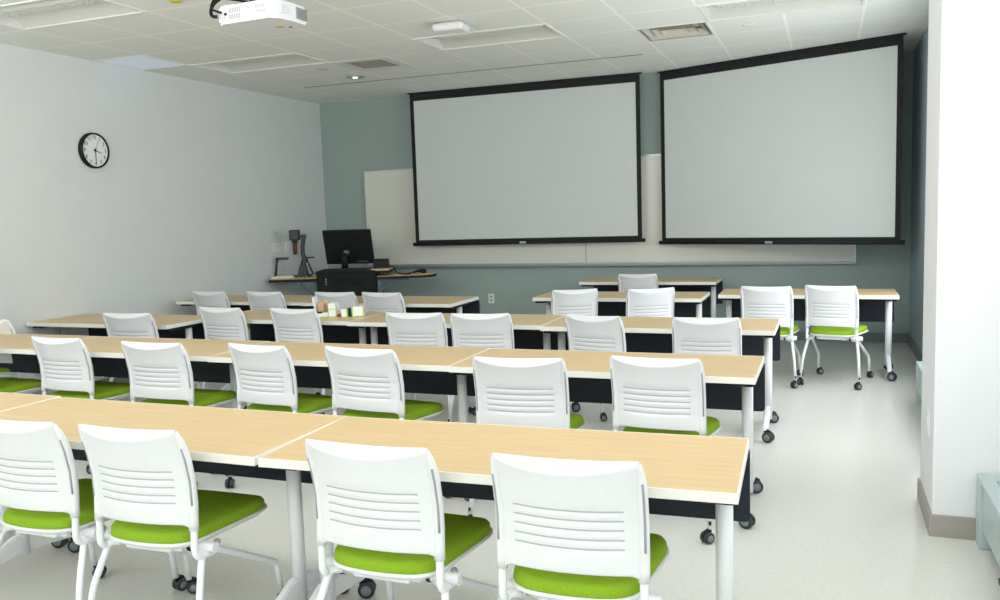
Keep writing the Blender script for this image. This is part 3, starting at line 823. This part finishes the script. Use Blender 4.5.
# document camera on the left shelf
t = thing('document_camera', 'dark document camera with bent arm and side lamp on left shelf', 'document camera', on_lectern(-.655, .28, .828), LR)
mb = MB('tan', 'dgrey'); mb.box(-.27, .0, -.14, .14, 0, .022, 'boxwhite', bev=.006); mb.obj('stage', t)
mb = MB('dgrey'); mb.box(-.02, .17, -.13, .14, 0, .03, bev=.008)
mb.prism([(.03, .03), (.15, .03), (.125, .15), (.06, .15)], 'y', -.05, .05); mb.obj('base', t)
mb = MB('dgrey'); mb.tube([(.09, 0, .12), (.115, 0, .22), (.085, 0, .30), (.10, 0, .40), (.135, 0, .48)], [.036, .030, .026, .025, .026], seg=10, fillet=.04, sq=(1, .8)) if False else mb.tube([(.085, 0, .10), (.10, 0, .17), (.115, 0, .23), (.098, 0, .29), (.10, 0, .37), (.115, 0, .45), (.12, 0, .495)], [.038, .034, .030, .027, .026, .026, .024], seg=10); arm = mb.obj('arm', t)
mb = MB('dgrey'); mb.cyl((.12, -.03, .495), (.12, .03, .495), .032, seg=14); mb.obj('elbow', arm)
mb = MB('dgrey'); mb.box(-.045, .07, -.075, .065, .455, .585, bev=.018, seg=3).cyl((.01, -.005, .425), (.01, -.005, .46), .035)
mb.box(.06, .12, -.03, .03, .48, .52, bev=.01); mb.obj('head', t)
mb = MB('dgrey'); mb.tube([(-.265, .06, .02), (-.25, .06, .14), (-.235, .06, .225)], .016, seg=8).box(-.25, -.10, .02, .10, .222, .248, bev=.008); mb.obj('lamp_arm', t)
mb = MB('dgrey'); mb.tube([(.20, .06, .03), (.145, .06, .17), (.12, .06, .235)], .011, seg=8).box(.10, .225, .03, .09, .228, .246, bev=.006); mb.obj('lamp_arm', t)
mb = MB('yellow')
for k in range(8): mb.box(-.20+k*.05, -.17+k*.05, -.147, -.141, .004, .012)
mb.obj('button_row', t)

# touch panel on the lectern's right, phone cable on the shelf
t = thing('touch_panel', 'small black tilted control panel right of the monitor', 'control panel', on_lectern(.41, .24, .914), LR)
mb = MB('gloss'); mb.prism([(-.07, 0), (.06, 0), (.06, .02), (-.035, .115), (-.05, .115)], 'x', -.095, .095); mb.obj('case', t)
mb = MB('black'); mb.box(-.10, .10, -.075, .075, 0, .008, bev=.002); mb.obj('foot', t)
mb = MB('black')
mb.tube([(.31, .36, .921), (.47, .38, .921), (.545, .36, .918), (.575, .30, .845), (.68, .14, .835), (.74, .20, .835), (.78, .14, .835), (.70, .10, .835)], .007, seg=8, fillet=.05)
for v in mb.bm.verts: v.co = LT @ v.co
tag(mb.obj('black_cable'), 'black cable trailing over the lectern onto the right shelf', 'cable')
t = thing('microphone', 'small black handset lying on the right shelf of lectern', 'handset', on_lectern(.85, .28, .829), LR+.5)
mb = MB('black'); mb.tube([(-.07, 0, .018), (-.03, 0, .026), (.02, 0, .03), (.06, 0, .034)], [.013, .016, .02, .024], seg=10); mb.obj('handle', t)
mb = MB('black'); mb.box(.04, .10, -.035, .035, 0, .05, bev=.014); mb.obj('head', t)
mb = MB('black'); mb.tube([(-.07, 0, .016), (-.12, .03, .008), (-.16, .01, .008), (-.20, .05, .008)], .006, seg=8, fillet=.03); mb.obj('cord', t)

# ------------------------------------------------------------------ light
w = bpy.data.worlds.new('World'); SC.world = w; w.use_nodes = True
bg = w.node_tree.nodes['Background']; bg.inputs[0].default_value = (.95, .98, 1, 1); bg.inputs[1].default_value = 1.1
def area(name, loc, rot, sx, sy, e, col=(1, 1, 1)):
    l = bpy.data.lights.new(name, 'AREA'); l.shape = 'RECTANGLE'; l.size = sx; l.size_y = sy; l.energy = e; l.color = col
    o = bpy.data.objects.new(name, l); COL.objects.link(o); o.location = loc; o.rotation_euler = rot
    return o
area('window_daylight', (XW-.05, -1.0, 1.85), (0, PI/2, 0), 2.0, 9.5, 62, (.97, .99, 1))
area('rear_daylight', (-2.6, YB+.1, 1.9), (PI/2, 0, 0), 7.0, 2.2, 14, (1, .99, .98))
area('side_fill', (XR-.03, 6.55, 1.45), (0, PI/2, 0), 1.7, 3.0, 74, (.95, .98, 1))  # added fill at the windowless side wall, brightens the front of the room
area('uplight_fill', (-2.7, -2.2, .95), (PI, 0, 0), 7.0, 4.0, 330, (1, .99, .97))  # added unseen uplight behind the camera, stands in for light off the floor
area('front_fill', (-2.7, 2.6, 2.98), (math.radians(62), 0, 0), 6.6, 1.2, 108, (.98, .99, 1))  # added fill above the frame, no fixture there; brightens front wall and screens

# ------------------------------------------------------------------ camera
cam = bpy.data.cameras.new('Camera'); co = bpy.data.objects.new('Camera', cam); COL.objects.link(co)
R = Vector((0.9331181892, 0.3580686093, -0.0328224919)); U = Vector((-0.0062319843, 0.1073740367, 0.9941991645)); F = Vector((-0.3595157957, 0.9275007748, -0.1024241446))
co.matrix_world = Matrix(((R.x, U.x, -F.x, 0), (R.y, U.y, -F.y, 0), (R.z, U.z, -F.z, 1.542642), (0, 0, 0, 1)))
cam.sensor_width = 36; cam.lens = 36*850.866/1000; cam.clip_start = .02
SC.camera = co
SC.view_settings.view_transform = 'Standard'
SC.view_settings.look = 'None'
SC.view_settings.exposure = 0
SC.cycles.use_denoising = True
SC.cycles.max_bounces = 10; SC.cycles.diffuse_bounces = 6
